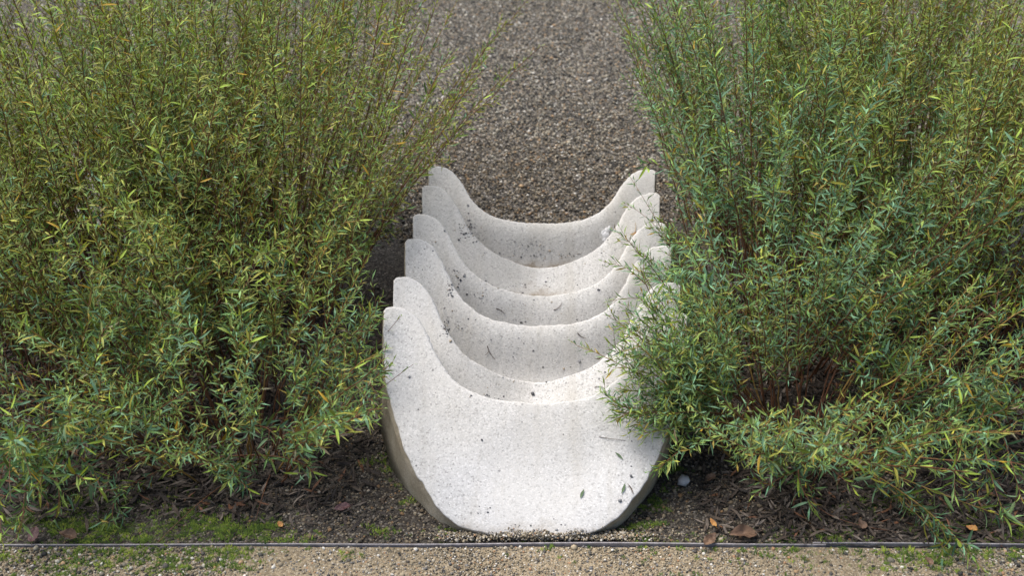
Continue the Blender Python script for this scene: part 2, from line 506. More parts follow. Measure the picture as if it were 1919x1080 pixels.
# ------------------------------------------------------------------ willow shrubs
def bezier_path(P, n):
    P = [np.asarray(p, float) for p in P]
    t = np.linspace(0, 1, n)[:, None]
    if len(P) == 3: return (1 - t)**2 * P[0] + 2 * t * (1 - t) * P[1] + t**2 * P[2]
    return (1 - t)**3 * P[0] + 3 * t * (1 - t)**2 * P[1] + 3 * t**2 * (1 - t) * P[2] + t**3 * P[3]


def tube(path, r0, r1, k, V, F):
    """append a tapered tube to vertex and face lists"""
    n = len(path)
    T = nrm(np.gradient(path, axis=0))
    ref = np.array([0.31, 0.95, 0.05])
    A = nrm(np.cross(T, ref)); B = np.cross(T, A)
    r = np.linspace(r0, r1, n)[:, None]
    base = sum(len(v) for v in V)
    ring = []
    for j in range(k):
        a = 2 * math.pi * j / k
        ring.append(path + (A * math.cos(a) + B * math.sin(a)) * r)
    P = np.stack(ring, 1).reshape(-1, 3)
    V.append(P)
    for i in range(n - 1):
        for j in range(k):
            j2 = (j + 1) % k
            F.append((base + i * k + j, base + i * k + j2, base + (i + 1) * k + j2, base + (i + 1) * k + j))


def leaf_rows(path, t0, t1, count, size, rng, tipness, tone, spread=1.0):
    """leaves set spirally along a path -> arrays pos, axis, normal, length, width, colour"""
    n = len(path)
    t = np.linspace(t0, t1, count) + rng.normal(0, 0.25 / count, count)
    t = np.clip(t, 0, 1)
    f = t * (n - 1); i = np.clip(f.astype(int), 0, n - 2); w = (f - i)[:, None]
    pos = path[i] * (1 - w) + path[i + 1] * w
    T = nrm(path[i + 1] - path[i])
    A = nrm(np.cross(T, [0.2, 0.5, 0.84])); B = np.cross(T, A)
    ang = np.arange(count) * 2.4 + rng.uniform(0, 6.28) + rng.normal(0, 0.35, count)
    rad = A * np.cos(ang)[:, None] + B * np.sin(ang)[:, None]
    k = (t - t0) / max(1e-6, t1 - t0)
    op = np.radians(np.clip(rng.normal(54, 13, count) * spread, 12, 95)) * (1 - 0.45 * sstep(0.8, 1.0, k) * tipness)
    axis = nrm(T * np.cos(op)[:, None] + rad * np.sin(op)[:, None])
    nor = nrm(T - axis * (T * axis).sum(1, keepdims=True) + rng.normal(0, 0.30, (count, 3)))
    nor = nrm(nor - axis * (nor * axis).sum(1, keepdims=True))
    L = size * rng.uniform(0.65, 1.2, count) * (1 - 0.42 * sstep(0.85, 1.0, k))
    W = L * rng.uniform(0.115, 0.175, count)
    # colour of the leaf itself: grey-green, olive, fresh tips, a few that have turned yellow
    base = np.array([(0.165, 0.222, 0.034), (0.105, 0.200, 0.058), (0.265, 0.258, 0.042), (0.118, 0.228, 0.132)])
    p = np.array(tone) / sum(tone)
    c = base[rng.choice(4, count, p=p)] * np.exp(rng.normal(0.12, 0.34, (count, 1)))
    fresh = (sstep(0.78, 0.97, k) * tipness * rng.uniform(0.3, 1.0, count))[:, None]
    c = c * (1 - fresh) + np.array((0.36, 0.50, 0.07)) * fresh
    yel = rng.random(count) < 0.034 * (1.6 - k)
    c[yel] = np.array((0.46, 0.30, 0.035)) * rng.uniform(0.6, 1.1, (int(yel.sum()), 1))
    dead = rng.random(count) < 0.015
    c[dead] = np.array((0.23, 0.18, 0.115)) * rng.uniform(0.6, 1.3, (int(dead.sum()), 1))
    return pos, axis, nor, L, W, c


class Shrub:
    def __init__(self, loc, label, group, tone, seed):
        self.root = bpy.data.objects.new('willow_shrub', None); COL.objects.link(self.root)
        self.root.location = (loc[0], loc[1], 0.0)
        self.loc = np.array((loc[0], loc[1], 0.0))
        tag(self.root, label, 'shrub', group)
        self.rng = np.random.default_rng(seed); self.tone = tone; self.leaves = []

    def shoot(self, path, r0, n_main, size, twigs, tip=1.0, bare=0.25, yellow=False, tw_len=(0.04, 0.11), spread=1.0, tone=None):
        rng = self.rng
        path = np.asarray(path)
        V, F = [], []
        tube(path, r0, r0 * 0.28, 5, V, F)
        n = len(path)
        if n_main: self.leaves.append(leaf_rows(path, bare, 1.0, n_main, size, rng, tip, tone or self.tone, spread))
        for q in range(twigs):
            t = bare * 0.8 + (0.97 - bare * 0.8) * (q + rng.uniform(0.1, 0.9)) / twigs
            i = min(n - 2, int(t * (n - 1))); p = path[i] + (path[i + 1] - path[i]) * (t * (n - 1) - i)
            T = nrm(path[i + 1] - path[i])
            rad = rng.normal(0, 1, 3); rad = nrm(rad - T * (rad @ T))
            o = math.radians(rng.uniform(28, 58))
            d = T * math.cos(o) + rad * math.sin(o)
            l = rng.uniform(*tw_len) * (1.1 - 0.42 * t)
            tp = bezier_path([p, p + d * l * 0.55, p + d * l * 0.85 + np.array([0, 0, l * 0.18])], 4)
            if tp[:, 2].min() < 0.01: tp[:, 2] = np.maximum(tp[:, 2], 0.01)
            tube(tp, r0 * 0.38, r0 * 0.18, 3, V, F)
            self.leaves.append(leaf_rows(tp, 0.15, 1.0, int(l / 0.0095) + 3, size * rng.uniform(0.70, 0.95), rng, tip * 0.8, tone or self.tone, spread))
        me = mesh_np('stem', np.vstack(V) - self.loc, F, M_BARK2 if yellow else M_BARK)
        return link('stem', me, self.root)

    def clump(self, count, radius, height, splay, lean, size=0.0285, n_main=64, twigs=8, sq=(1, 1)):
        rng = self.rng
        q = tries = 0
        while q < count and tries < count * 3:
            tries += 1
            a = rng.uniform(0, 2 * math.pi); rr = math.sqrt(rng.random())
            off = np.array([math.cos(a) * rr * sq[0], math.sin(a) * rr * sq[1], 0])
            b = self.loc + off * radius
            L = height * rng.uniform(0.72, 1.12) * (1 - 0.12 * rr)
            out = nrm(off + 1e-4) * rr * math.tan(math.radians(splay)) + np.array([lean[0], lean[1], 0]) + rng.normal(0, 0.07, 3) * [1, 1, 0]
            d0 = nrm(np.array([out[0], out[1], 1.0]))
            droop = max(0.0, rr - 0.6) * 0.35 * rng.random()
            bend = rng.normal(0, 0.06, 3)
            p1 = b + d0 * L * 0.5
            p2 = b + d0 * L + np.array([out[0] * 0.12, out[1] * 0.12, -droop * L * 0.5]) + bend * L
            P = bezier_path([b + [0, 0, -0.01], p1, p2], 11)
            P[1:-1] += rng.normal(0, 0.0035, (9, 3))
            P[1:, 2] = np.maximum(P[1:, 2], 0.015)
            tx, ty, _ = project(P[-4:])
            if self.loc[0] < 0 and ((tx > np.where(ty > 560, 742, 728)) & (ty > 330)).any(): continue          # the concrete's left shoulders stand clear
            mx_, my_, _ = project(P[3:])
            if self.loc[0] > 0 and ((mx_ > 1090) & (mx_ < 1245) & (my_ > 270) & (my_ < 440)).any(): continue   # nor the hindmost right shoulder
            q += 1
            self.shoot(P, rng.uniform(0.0016, 0.0028), int(n_main * L / 0.6), size * rng.uniform(0.85, 1.15), twigs, bare=rng.uniform(0.15, 0.30) + 0.34 * sstep(0.85, 0.35, rr), yellow=rng.random() < 0.18)


OLIVE, MIXED, BLUE = (5, 2, 7, 1), (3, 3, 2, 3), (2, 3, 1, 6)
G = 'willow shrubs beside the concrete cascade'
S = {}


def shrub(key, loc, label, tone, seed, **kw):
    s = Shrub(loc, label, G, tone, seed); S[key] = s
    s.clump(**kw)
    return s


shrub('lf1', (-0.58, 1.99), 'willow shrub with arching leafy stems at the front, by the moss left of the concrete', MIXED, 1, count=58, radius=0.17, height=0.50, splay=34, lean=(-0.02, -0.10), size=0.030, sq=(1.15, 0.7))
shrub('lf2', (-1.03, 2.03), 'blue-green willow shrub hanging over the edging in the bottom left corner', MIXED, 2, count=58, radius=0.18, height=0.50, splay=38, lean=(0.0, -0.12), size=0.031, sq=(1.1, 0.7))
shrub('lm1', (-0.62, 2.40), 'willow shrub close to the stepped left shoulders of the concrete slabs', OLIVE, 3, count=76, radius=0.19, height=0.74, splay=22, lean=(0.0, 0.0))
shrub('lm2', (-0.97, 2.43), 'dense olive willow shrub in the middle of the left-hand thicket', OLIVE, 4, count=105, radius=0.23, height=0.86, splay=20, lean=(0.0, 0.0))
shrub('lm3', (-1.40, 2.38), 'willow shrub cut by the left edge of the picture at half height', OLIVE, 5, count=60, radius=0.20, height=0.68, splay=22, lean=(0.0, 0.0))
shrub('lb1', (-0.64, 2.84), 'willow shrub with bare red stems fanning over the gravel behind the left shoulders', OLIVE, 6, count=150, radius=0.23, height=0.92, splay=26, lean=(0.09, 0.03), twigs=9)
shrub('lb2', (-1.00, 2.88), 'tall yellow-flecked willow shrub at the back of the left-hand thicket', OLIVE, 7, count=165, radius=0.26, height=0.92, splay=22, lean=(0.0, 0.06))
shrub('lb3', (-1.45, 2.85), 'sparse low willow shrub with gravel showing through in the top left corner', OLIVE, 8, count=56, radius=0.22, height=0.62, splay=22, lean=(0.0, 0.0))
shrub('rf1', (0.61, 2.00), 'willow shrub whose lower sprays reach across the front concrete slab', MIXED, 11, count=66, radius=0.16, height=0.48, splay=38, lean=(0.05, -0.06), size=0.030, sq=(1.1, 0.7))
shrub('rf2', (1.06, 2.24), 'blue-green willow shrub throwing long stems toward the bottom right corner', BLUE, 12, count=64, radius=0.19, height=0.52, splay=36, lean=(0.02, -0.06), size=0.032)
shrub('rm1', (0.63, 2.42), 'blue-tinged willow shrub hanging over the right shoulders of the concrete slabs', BLUE, 13, count=86, radius=0.19, height=0.78, splay=26, lean=(-0.02, -0.02), size=0.031)
shrub('rm2', (1.08, 2.62), 'dense willow shrub with a dark red stem hollow in the right-hand thicket', OLIVE, 14, count=165, radius=0.26, height=0.88, splay=20, lean=(0.0, 0.0))
shrub('rm3', (1.50, 2.50), 'willow shrub cut by the right edge of the picture', OLIVE, 15, count=60, radius=0.20, height=0.86, splay=22, lean=(0.0, 0.0))
shrub('rb1', (0.71, 2.92), 'loose open willow shrub leaning over the gravel behind the right shoulders', MIXED, 16, count=120, radius=0.19, height=0.94, splay=22, lean=(-0.05, 0.06), twigs=9)
shrub('rb2', (1.10, 3.02), 'tall willow shrub at the back of the right-hand thicket', OLIVE, 17, count=140, radius=0.26, height=0.98, splay=22, lean=(0.0, 0.05))

# ---- single long sprays the photograph shows
def spray(key, pts, n_main, twigs, size=0.036, r=0.0020, yellow=False, bare=0.1, n=12, tip=1.0, tw=(0.04, 0.09), tone=None):
    P = bezier_path(pts, n)
    S[key].shoot(P, r, n_main, size, twigs, tip=tip, bare=bare, yellow=yellow, tw_len=tw, tone=tone)


b = S['rf1'].loc + np.array([-0.10, 0.02, 0.05])
spray('rf1', [b, at(1300, 820, 1.91), at(1200, 790, 1.86), at(1125, 735, 1.89)], 44, 11, 0.031, 0.0018, bare=0.4, tw=(0.03, 0.08))
spray('rf1', [b, at(1300, 790, 1.94), at(1210, 720, 1.91), at(1140, 640, 1.94)], 44, 11, 0.031, 0.0018, bare=0.4, tw=(0.03, 0.08))
spray('rf1', [b, at(1310, 770, 1.96), at(1230, 730, 1.89), at(1150, 790, 1.84)], 44, 11, 0.031, 0.0018, bare=0.4, tw=(0.03, 0.08))
spray('rf1', [b, at(1310, 740, 1.98), at(1240, 650, 1.98), at(1135, 590, 2.01)], 44, 11, 0.031, 0.0018, bare=0.4, tw=(0.03, 0.08))
spray('rf1', [b, at(1300, 720, 2.01), at(1250, 640, 2.01), at(1215, 600, 2.03)], 44, 11, 0.031, 0.0018, bare=0.4, tw=(0.03, 0.08))
spray('rf1', [b, at(1310, 720, 1.99), at(1260, 690, 1.96), at(1230, 660, 1.94)], 44, 11, 0.031, 0.0018, bare=0.4, tw=(0.03, 0.08))
spray('rf1', [b, at(1310, 820, 1.88), at(1270, 840, 1.81), at(1235, 880, 1.78)], 44, 11, 0.031, 0.0018, bare=0.4, tw=(0.03, 0.08))
for (mx, my, ex, ey, Y) in ((1260, 780, 1150, 760, 1.92), (1270, 700, 1180, 620, 1.99), (1280, 660, 1200, 560, 2.06), (1290, 760, 1215, 690, 1.95), (1280, 800, 1195, 815, 1.88), (1290, 640, 1160, 610, 2.03), (1290, 700, 1240, 740, 1.93), (1300, 600, 1250, 540, 2.10), (1290, 760, 1175, 700, 1.96), (1270, 760, 1140, 780, 1.90), (1270, 740, 1160, 730, 1.94), (1280, 680, 1150, 660, 1.98), (1270, 780, 1180, 800, 1.90), (1290, 700, 1195, 650, 1.98), (1280, 640, 1170, 580, 2.06), (1290, 620, 1210, 570, 2.06)):
    spray('rf1', [b, at(1310, 790, 1.93), at(mx, my, Y - 0.03), at(ex, ey, Y - 0.05)], 46, 13, 0.031, 0.0017, bare=0.42, tw=(0.03, 0.08))
for (mx, my, ex, ey, Y) in ((1310, 650, 1262, 590, 2.02), (1300, 690, 1250, 640, 1.98), (1320, 620, 1285, 560, 2.05), (1300, 740, 1268, 700, 1.93), (1310, 680, 1290, 640, 1.97), (1310, 700, 1225, 640, 1.97), (1310, 760, 1240, 780, 1.90), (1320, 660, 1240, 600, 2.02)):
    spray('rf1', [b + [0.05, 0, 0], at(mx, my, Y - 0.03), at(ex, ey, Y - 0.06)], 42, 11, 0.031, 0.0016, bare=0.35, tw=(0.03, 0.08))
b = S['rm1'].loc + np.array([-0.14, -0.05, 0.06])
for (mx, my, ex, ey, Y) in ((1290, 480, 1215, 420, 2.50), (1290, 540, 1200, 520, 2.34), (1290, 570, 1215, 560, 2.25), (1300, 500, 1240, 470, 2.40), (1300, 560, 1225, 500, 2.24), (1300, 590, 1235, 545, 2.16), (1310, 540, 1245, 500, 2.24), (1300, 520, 1190, 470, 2.36), (1300, 470, 1235, 410, 2.5)):
    spray('rm1', [b, at(1310, 580, 2.33), at(mx, my, Y + 0.02), at(ex, ey, Y)], 36, 9, 0.030, 0.0015, bare=0.4, tw=(0.02, 0.07))
spray('rm1', [b, at(1300, 580, 2.33), at(1240, 500, 2.38), at(1150, 430, 2.45)], 34, 5, 0.029, 0.0016, bare=0.4, tw=(0.02, 0.05))
spray('rm1', [b, at(1310, 560, 2.36), at(1250, 440, 2.48), at(1180, 330, 2.62)], 34, 5, 0.029, 0.0016, bare=0.4, tw=(0.02, 0.05))
spray('rm1', [b, at(1310, 560, 2.36), at(1260, 520, 2.34), at(1130, 490, 2.35)], 34, 5, 0.029, 0.0016, bare=0.4, tw=(0.02, 0.05))
spray('rm1', [b, at(1310, 600, 2.30), at(1230, 540, 2.28), at(1140, 565, 2.22)], 34, 5, 0.029, 0.0016, bare=0.4, tw=(0.02, 0.05))
spray('rm1', [b, at(1310, 560, 2.38), at(1270, 430, 2.52), at(1170, 380, 2.62)], 34, 5, 0.029, 0.0016, bare=0.4, tw=(0.02, 0.05))
b = S['lf1'].loc + np.array([0.12, 0.0, 0.05])
spray('lf1', [b, at(690, 760, 2.0), at(720, 720, 1.95), at(775, 683, 1.93)], 12, 1, 0.024, 0.0013, tw=(0.015, 0.03))
spray('lf1', [b, at(670, 700, 2.1), at(710, 640, 2.06), at(752, 592, 2.05)], 12, 1, 0.024, 0.0013, tw=(0.015, 0.03))
spray('lf1', [b, at(600, 800, 1.95), at(660, 770, 1.88), at(705, 792, 1.86)], 26, 5, 0.03, tw=(0.02, 0.045))
spray('lf1', [b, at(600, 830, 1.92), at(620, 790, 1.86), at(680, 765, 1.84)], 26, 5, 0.03, tw=(0.02, 0.045))
for (mx, my, ex, ey, Y) in ((680, 640, 712, 560, 2.06), (660, 700, 722, 650, 2.02), (670, 720, 718, 720, 1.95), (640, 740, 705, 690, 1.92), (650, 600, 700, 600, 2.05), (640, 680, 690, 640, 2.0), (640, 800, 712, 760, 1.9)):
    spray('lf1', [b, at(mx, my, Y + 0.03), at(ex, ey, Y)], 30, 6, 0.030, 0.0016, tw=(0.02, 0.05))
b = S['lf1'].loc + np.array([-0.05, -0.05, 0.02])
for (mx, my, ex, ey, Y) in ((420, 860, 470, 925, 1.76), (340, 800, 240, 880, 1.78), (560, 840, 590, 890, 1.80), (300, 790, 215, 760, 1.80), (470, 760, 520, 820, 1.76), (180, 900, 215, 985, 1.74), (460, 870, 430, 900, 1.75)):
    spray('lf1', [b, at(mx, my, Y + 0.10), at(ex, ey, Y)], 26, 5, 0.037, tone=BLUE)
spray('lf1', [S['lf1'].loc + [0.02, -0.08, 0.0], at(380, 920, 1.80), at(240, 1078, 1.66)], 2, 0, 0.03, 0.0014, bare=0.9)
spray('lf1', [S['lf1'].loc + [0.08, -0.08, 0.0], at(500, 900, 1.78), at(478, 978, 1.74)], 0, 0, 0.03, 0.0014)
b = S['lf2'].loc + np.array([0.0, -0.05, 0.03])
for (mx, my, ex, ey, Y) in ((60, 820, 40, 985, 1.68), (120, 860, 110, 960, 1.70), (20, 780, 60, 900, 1.68), (150, 760, 160, 850, 1.74), (-20, 850, 5, 1020, 1.64), (100, 840, 70, 930, 1.68), (30, 860, 110, 905, 1.70), (180, 830, 190, 930, 1.72), (10, 800, 20, 940, 1.66), (70, 900, 30, 1010, 1.65), (120, 880, 160, 900, 1.70)):
    spray('lf2', [b, at(mx, my, Y + 0.14), at(ex, ey, Y)], 28, 5, 0.039, tone=BLUE)
b = S['rf1'].loc + np.array([0.05, -0.06, 0.02])
for (mx, my, ex, ey, Y) in ((1500, 830, 1605, 920, 1.76), (1420, 860, 1330, 810, 1.78), (1500, 800, 1660, 790, 1.80), (1560, 760, 1700, 700, 1.84), (1450, 850, 1530, 960, 1.74), (1480, 880, 1410, 930, 1.75), (1400, 800, 1345, 790, 1.76)):
    spray('rf1', [b, at(mx, my, Y + 0.08), at(ex, ey, Y)], 28, 5, 0.037, tone=BLUE)
b = S['rf1'].loc + np.array([0.08, -0.04, 0.02])
spray('rf1', [b, at(1650, 850, 1.86), at(1790, 860, 1.84), at(1935, 885, 1.84)], 46, 3, 0.036, 0.0020, True, tone=BLUE)
spray('rf1', [b, at(1640, 900, 1.84), at(1740, 930, 1.74), at(1845, 1072, 1.62)], 56, 5, 0.040, 0.0020, True, bare=0.35, tone=BLUE)
spray('rf1', [b, at(1650, 880, 1.84), at(1760, 930, 1.78), at(1930, 985, 1.73)], 40, 3, 0.038, 0.0020, True, bare=0.35, tone=BLUE)
spray('rf1', [b, at(1640, 890, 1.82), at(1750, 980, 1.74), at(1775, 1040, 1.68)], 34, 3, 0.036, 0.0016, True, bare=0.4, tone=BLUE)
spray('rf1', [b, at(1430, 960, 1.80), at(1600, 985, 1.745), at(1680, 998, 1.73)], 0, 0, 0.03, 0.0016)
spray('rf1', [b, at(1440, 930, 1.82), at(1520, 990, 1.75), at(1560, 1022, 1.72)], 0, 0, 0.03, 0.0018)
b = S['rf2'].loc + np.array([0.0, -0.08, 0.03])
for (mx, my, ex, ey, Y) in ((1800, 820, 1900, 880, 1.86), (1720, 760, 1640, 740, 1.90), (1800, 760, 1860, 730, 1.88), (1700, 800, 1640, 830, 1.88), (1860, 700, 1925, 690, 1.90), (1660, 720, 1580, 690, 1.92), (1820, 800, 1880, 960, 1.74), (1780, 830, 1790, 930, 1.76), (1880, 800, 1915, 940, 1.75), (1760, 760, 1740, 820, 1.84), (1850, 740, 1830, 840, 1.80), (1700, 800, 1690, 870, 1.80)):
    spray('rf2', [b, at(mx, my, Y + 0.12), at(ex, ey, Y)], 32, 6, 0.038, tone=BLUE)
b = S['rm1'].loc + np.array([0.0, -0.05, 0.25])
for (mx, my, ex, ey, Y) in ((1340, 330, 1200, 300, 2.32), (1400, 330, 1260, 345, 2.30), (1430, 300, 1330, 260, 2.36), (1480, 390, 1420, 360, 2.26)):
    spray('rm1', [b, at(mx, my, Y + 0.05), at(ex, ey, Y)], 36, 7, 0.039, tone=BLUE)

# ---- leaves: the ones that show largest are objects, the rest of a shrub's leaves one part
def leaf_geo(pos, ax, no, L, W, bend):
    """five-vertex leaves, folded along the rib and bent"""
    sd = np.cross(ax, no)
    L_, W_ = L[:, None], W[:, None]
    mid = pos + ax * L_ * 0.46 + no * L_ * bend[:, None] * 0.5
    tip = pos + ax * L_ * (1 - 0.25 * np.abs(bend[:, None])) - no * L_ * bend[:, None] * 0.6
    lft = mid + sd * W_ * 0.5 + no * W_ * 0.22
    rgt = mid - sd * W_ * 0.5 + no * W_ * 0.22
    V = np.stack([pos, lft, mid, rgt, tip], 1).reshape(-1, 3)
    k = np.arange(len(pos), dtype=np.int32)[:, None] * 5
    F = np.concatenate([k + [0, 2, 1], k + [0, 3, 2], k + [1, 2, 4], k + [2, 3, 4]], 0)
    return V, F


keys = list(S)
ALL = {q: [np.concatenate([l[i] for l in S[q].leaves]) for i in range(6)] for q in keys}
cat = [np.concatenate([ALL[q][i] for q in keys]) for i in range(6)]
own = np.concatenate([np.full(len(ALL[q][0]), i) for i, q in enumerate(keys)])
cx, cy_, cz = project(cat[0] + cat[1] * cat[3][:, None] * 0.5)
a0 = project(cat[0]); a1 = project(cat[0] + cat[1] * cat[3][:, None])
plen = np.hypot(a1[0] - a0[0], a1[1] - a0[1])
inside = (cx > 5) & (cx < 1914) & (cy_ > 5) & (cy_ < 1075)
cell = (np.floor(cx / 9).astype(int) + 4000 * np.floor(cy_ / 9).astype(int))
order = np.argsort(cz, kind='stable')
order = order[inside[order]]
_, firsts = np.unique(cell[order], return_index=True)
seen = np.zeros(len(own), bool); seen[order[firsts]] = True
chosen = np.zeros(len(own), bool)
for i in range(len(keys)):
    c = np.where(seen & (own == i) & (plen > 17))[0]
    c = c[np.argsort(-plen[c])][:190]
    chosen[c] = True

TINTS = np.array([(0.165, 0.222, 0.034), (0.105, 0.200, 0.058), (0.265, 0.258, 0.042), (0.118, 0.228, 0.132), (0.085, 0.125, 0.036),
                  (0.17, 0.25, 0.065), (0.34, 0.46, 0.07), (0.42, 0.27, 0.035), (0.22, 0.175, 0.11), (0.125, 0.20, 0.10)])


def leaf_variant(tint, bend, wid, twist):
    n = 6; V = []; F = []
    for j in range(n + 1):
        t = j / n
        w = wid * 0.5 * (math.sin(math.pi * min(1, t ** 0.8)) ** 0.75 if 0 < j < n else 0.02)
        z = bend * (t - t * t * 1.6)
        a = twist * (t - 0.5)
        for s in (-1, 0, 1):
            V.append((s * w * math.cos(a), t, z + abs(s) * w * 0.35 + s * w * math.sin(a)))
    for j in range(n):
        for s in range(2):
            q = j * 3 + s
            F.append((q, q + 1, q + 4, q + 3))
    return mesh_np('leaf', V, F, M_LEAF, col=np.array(tint))


VAR = {}
rngv = np.random.default_rng(99)
for i, tnt in enumerate(TINTS):
    for j in range(5):
        VAR[(i, j)] = leaf_variant(tnt, rngv.uniform(-0.28, 0.34), rngv.uniform(0.12, 0.175), rngv.uniform(-0.8, 0.8))
for i, q in enumerate(keys):
    pos, ax, no, L, W, c = ALL[q]
    sel = chosen[own == i]
    r = ~sel
    rg = np.random.default_rng(500 + i)
    V, F = leaf_geo(pos[r] - S[q].loc, ax[r], no[r], L[r], W[r], rg.normal(0.05, 0.16, int(r.sum())))
    me = mesh_np('foliage', V, F, M_LEAF, col=np.repeat(c[r], 5, 0), smooth=False)
    tag(link('foliage', me, S[q].root), kind='stuff')
    for k in np.where(sel)[0]:
        ti = int(np.argmin(((TINTS - c[k]) ** 2).sum(1)))
        o = link('leaf', VAR[(ti, int(rg.integers(5)))], S[q].root)
        y = ax[k]; x = np.cross(y, no[k]); l = L[k]
        M = Matrix(((x[0], y[0], no[k][0], pos[k][0] - S[q].loc[0]), (x[1], y[1], no[k][1], pos[k][1] - S[q].loc[1]), (x[2], y[2], no[k][2], pos[k][2]), (0, 0, 0, 1)))
        o.matrix_local = M @ Matrix.Scale(l, 4)
print('leaves', len(own), 'single', int(chosen.sum()))

# ------------------------------------------------------------------ scattered stuff (gravel, litter, moss)
SRC = bpy.data.collections.new('scatter_sources')          # never linked to the scene


def src_collection(name, meshes):
    c = bpy.data.collections.new(name)
    for i, me in enumerate(meshes):
        c.objects.link(bpy.data.objects.new('%s_%02d' % (name, i), me))
    return c


def scatter(name, P, rot, scl, coll, count_variants, rng, label=None, cat_=None):
    me = bpy.data.meshes.new(name)
    me.vertices.add(len(P)); me.vertices.foreach_set('co', np.asarray(P, np.float32).ravel())
    a = me.attributes.new('rot', 'FLOAT_VECTOR', 'POINT'); a.data.foreach_set('vector', np.asarray(rot, np.float32).ravel())
    a = me.attributes.new('scl', 'FLOAT_VECTOR', 'POINT'); a.data.foreach_set('vector', np.asarray(scl, np.float32).ravel())
    a = me.attributes.new('idx', 'INT', 'POINT'); a.data.foreach_set('value', rng.integers(0, count_variants, len(P)).astype(np.int32))
    o = link(name, me)
    ng = bpy.data.node_groups.new(name, 'GeometryNodeTree')
    ng.interface.new_socket('Geometry', in_out='INPUT', socket_type='NodeSocketGeometry')
    ng.interface.new_socket('Geometry', in_out='OUTPUT', socket_type='NodeSocketGeometry')
    gi = ng.nodes.new('NodeGroupInput'); go = ng.nodes.new('NodeGroupOutput')
    ip = ng.nodes.new('GeometryNodeInstanceOnPoints')
    ci = ng.nodes.new('GeometryNodeCollectionInfo'); ci.inputs['Collection'].default_value = coll
    ci.inputs['Separate Children'].default_value = True
    ci.inputs['Reset Children'].default_value = True
    def attr(nm, dt):
        n = ng.nodes.new('GeometryNodeInputNamedAttribute'); n.data_type = dt; n.inputs['Name'].default_value = nm
        return n.outputs['Attribute']
    ng.links.new(gi.outputs[0], ip.inputs['Points'])
    ng.links.new(ci.outputs[0], ip.inputs['Instance'])
    ip.inputs['Pick Instance'].default_value = True
    ng.links.new(attr('idx', 'INT'), ip.inputs['Instance Index'])
    ng.links.new(attr('rot', 'FLOAT_VECTOR'), ip.inputs['Rotation'])
    ng.links.new(attr('scl', 'FLOAT_VECTOR'), ip.inputs['Scale'])
    ng.links.new(ip.outputs[0], go.inputs[0])
    md = o.modifiers.new('scatter', 'NODES'); md.node_group = ng
    tag(o, label, cat_, kind='stuff')
    return o


def pebble_mesh(seed, mat):
    rg = np.random.default_rng(seed)
    bm = bmesh.new(); bmesh.ops.create_icosphere(bm, subdivisions=1, radius=0.5)
    k = rg.normal(0, 1, (3, 3)); ph = rg.uniform(0, 6, 3)
    for v in bm.verts:
        d = np.array(v.co) * 2
        s = 1 + 0.16 * sum(math.sin(2.2 * float(k[i] @ d) + ph[i]) for i in range(3)) / 1.5
        v.co = Vector((d[0] * s * 0.5, d[1] * s * 0.5 * 0.85, d[2] * s * 0.5 * 0.62))
    me = bpy.data.meshes.new('stone'); bm.to_mesh(me); bm.free()
    me.polygons.foreach_set('use_smooth', np.ones(len(me.polygons), bool))
    me.materials.append(mat)
    return me


def litter_mesh(seed, mat):
    rg = np.random.default_rng(seed)
    n = 5; V = []; F = []
    bend, tw, w0 = rg.uniform(-0.5, 0.5), rg.uniform(-1.6, 1.6), rg.uniform(0.06, 0.10)
    for j in range(n + 1):
        t = j / n; w = w0 * math.sin(math.pi * (0.06 + 0.88 * t)); a = tw * (t - 0.5)
        x = bend * (t - 0.5) ** 2
        V += [(x - w * math.cos(a), t - 0.5, -w * math.sin(a) + 0.5 * bend * t * (1 - t)), (x + w * math.cos(a), t - 0.5, w * math.sin(a) + 0.5 * bend * t * (1 - t))]
    F = [(2 * j, 2 * j + 1, 2 * j + 3, 2 * j + 2) for j in range(n)]
    return mesh_np('dead_leaf', V, F, mat)


def moss_mesh(seed, mat):
    rg = np.random.default_rng(seed); V = []; F = []
    for q in range(16):
        a = rg.uniform(0, 6.28); r = 0.42 * math.sqrt(rg.random()); lean = r * 1.1
        bx, by = math.cos(a) * r, math.sin(a) * r
        h = rg.uniform(0.35, 0.75) * (1 - 0.5 * r)
        tx, ty = bx + math.cos(a) * lean * 0.5, by + math.sin(a) * lean * 0.5
        w = 0.085; b2 = rg.uniform(0, 6.28)
        i = len(V)
        for t in range(3):
            V.append((bx + w * math.cos(b2 + t * 2.09), by + w * math.sin(b2 + t * 2.09), -0.05))
        V.append((tx, ty, h))
        F += [(i, i + 1, i + 3), (i + 1, i + 2, i + 3), (i + 2, i, i + 3)]
    return mesh_np('moss', V, F, mat)


PEB_G = src_collection('stone_source', [pebble_mesh(i, M_PEB_G) for i in range(6)])
PEB_D = src_collection('dark_brown_source', [pebble_mesh(20 + i, M_PEB_D) for i in range(6)])
PEB_T = src_collection('grit_source', [pebble_mesh(40 + i, M_PEB_T) for i in range(6)])
LIT = src_collection('litter_source', [litter_mesh(60 + i, M_LIT) for i in range(9)])
MOSS = src_collection('moss_source', [moss_mesh(80 + i, M_MOSS) for i in range(5)])


def under_slab(P, grow=0.0):
    """inside the buried footprint of the cascade"""
    u = P[:, 0] - 0.048 - (P[:, 1] - 2.081) * 0.0386
    d = (P[:, 1] - 1.735 + grow)
    half = np.where(d < 0, -1, 0.315 * np.sqrt(np.clip(1 - (1 - np.clip(d / 0.30, 0, 1)) ** 2, 0, 1)))
    return (np.abs(u) < half) & (P[:, 1] < 3.05)


def rand_rot(rng, n, flat=0.4):
    return np.stack([rng.normal(0, flat, n), rng.normal(0, flat, n), rng.uniform(0, 6.28, n)], 1)


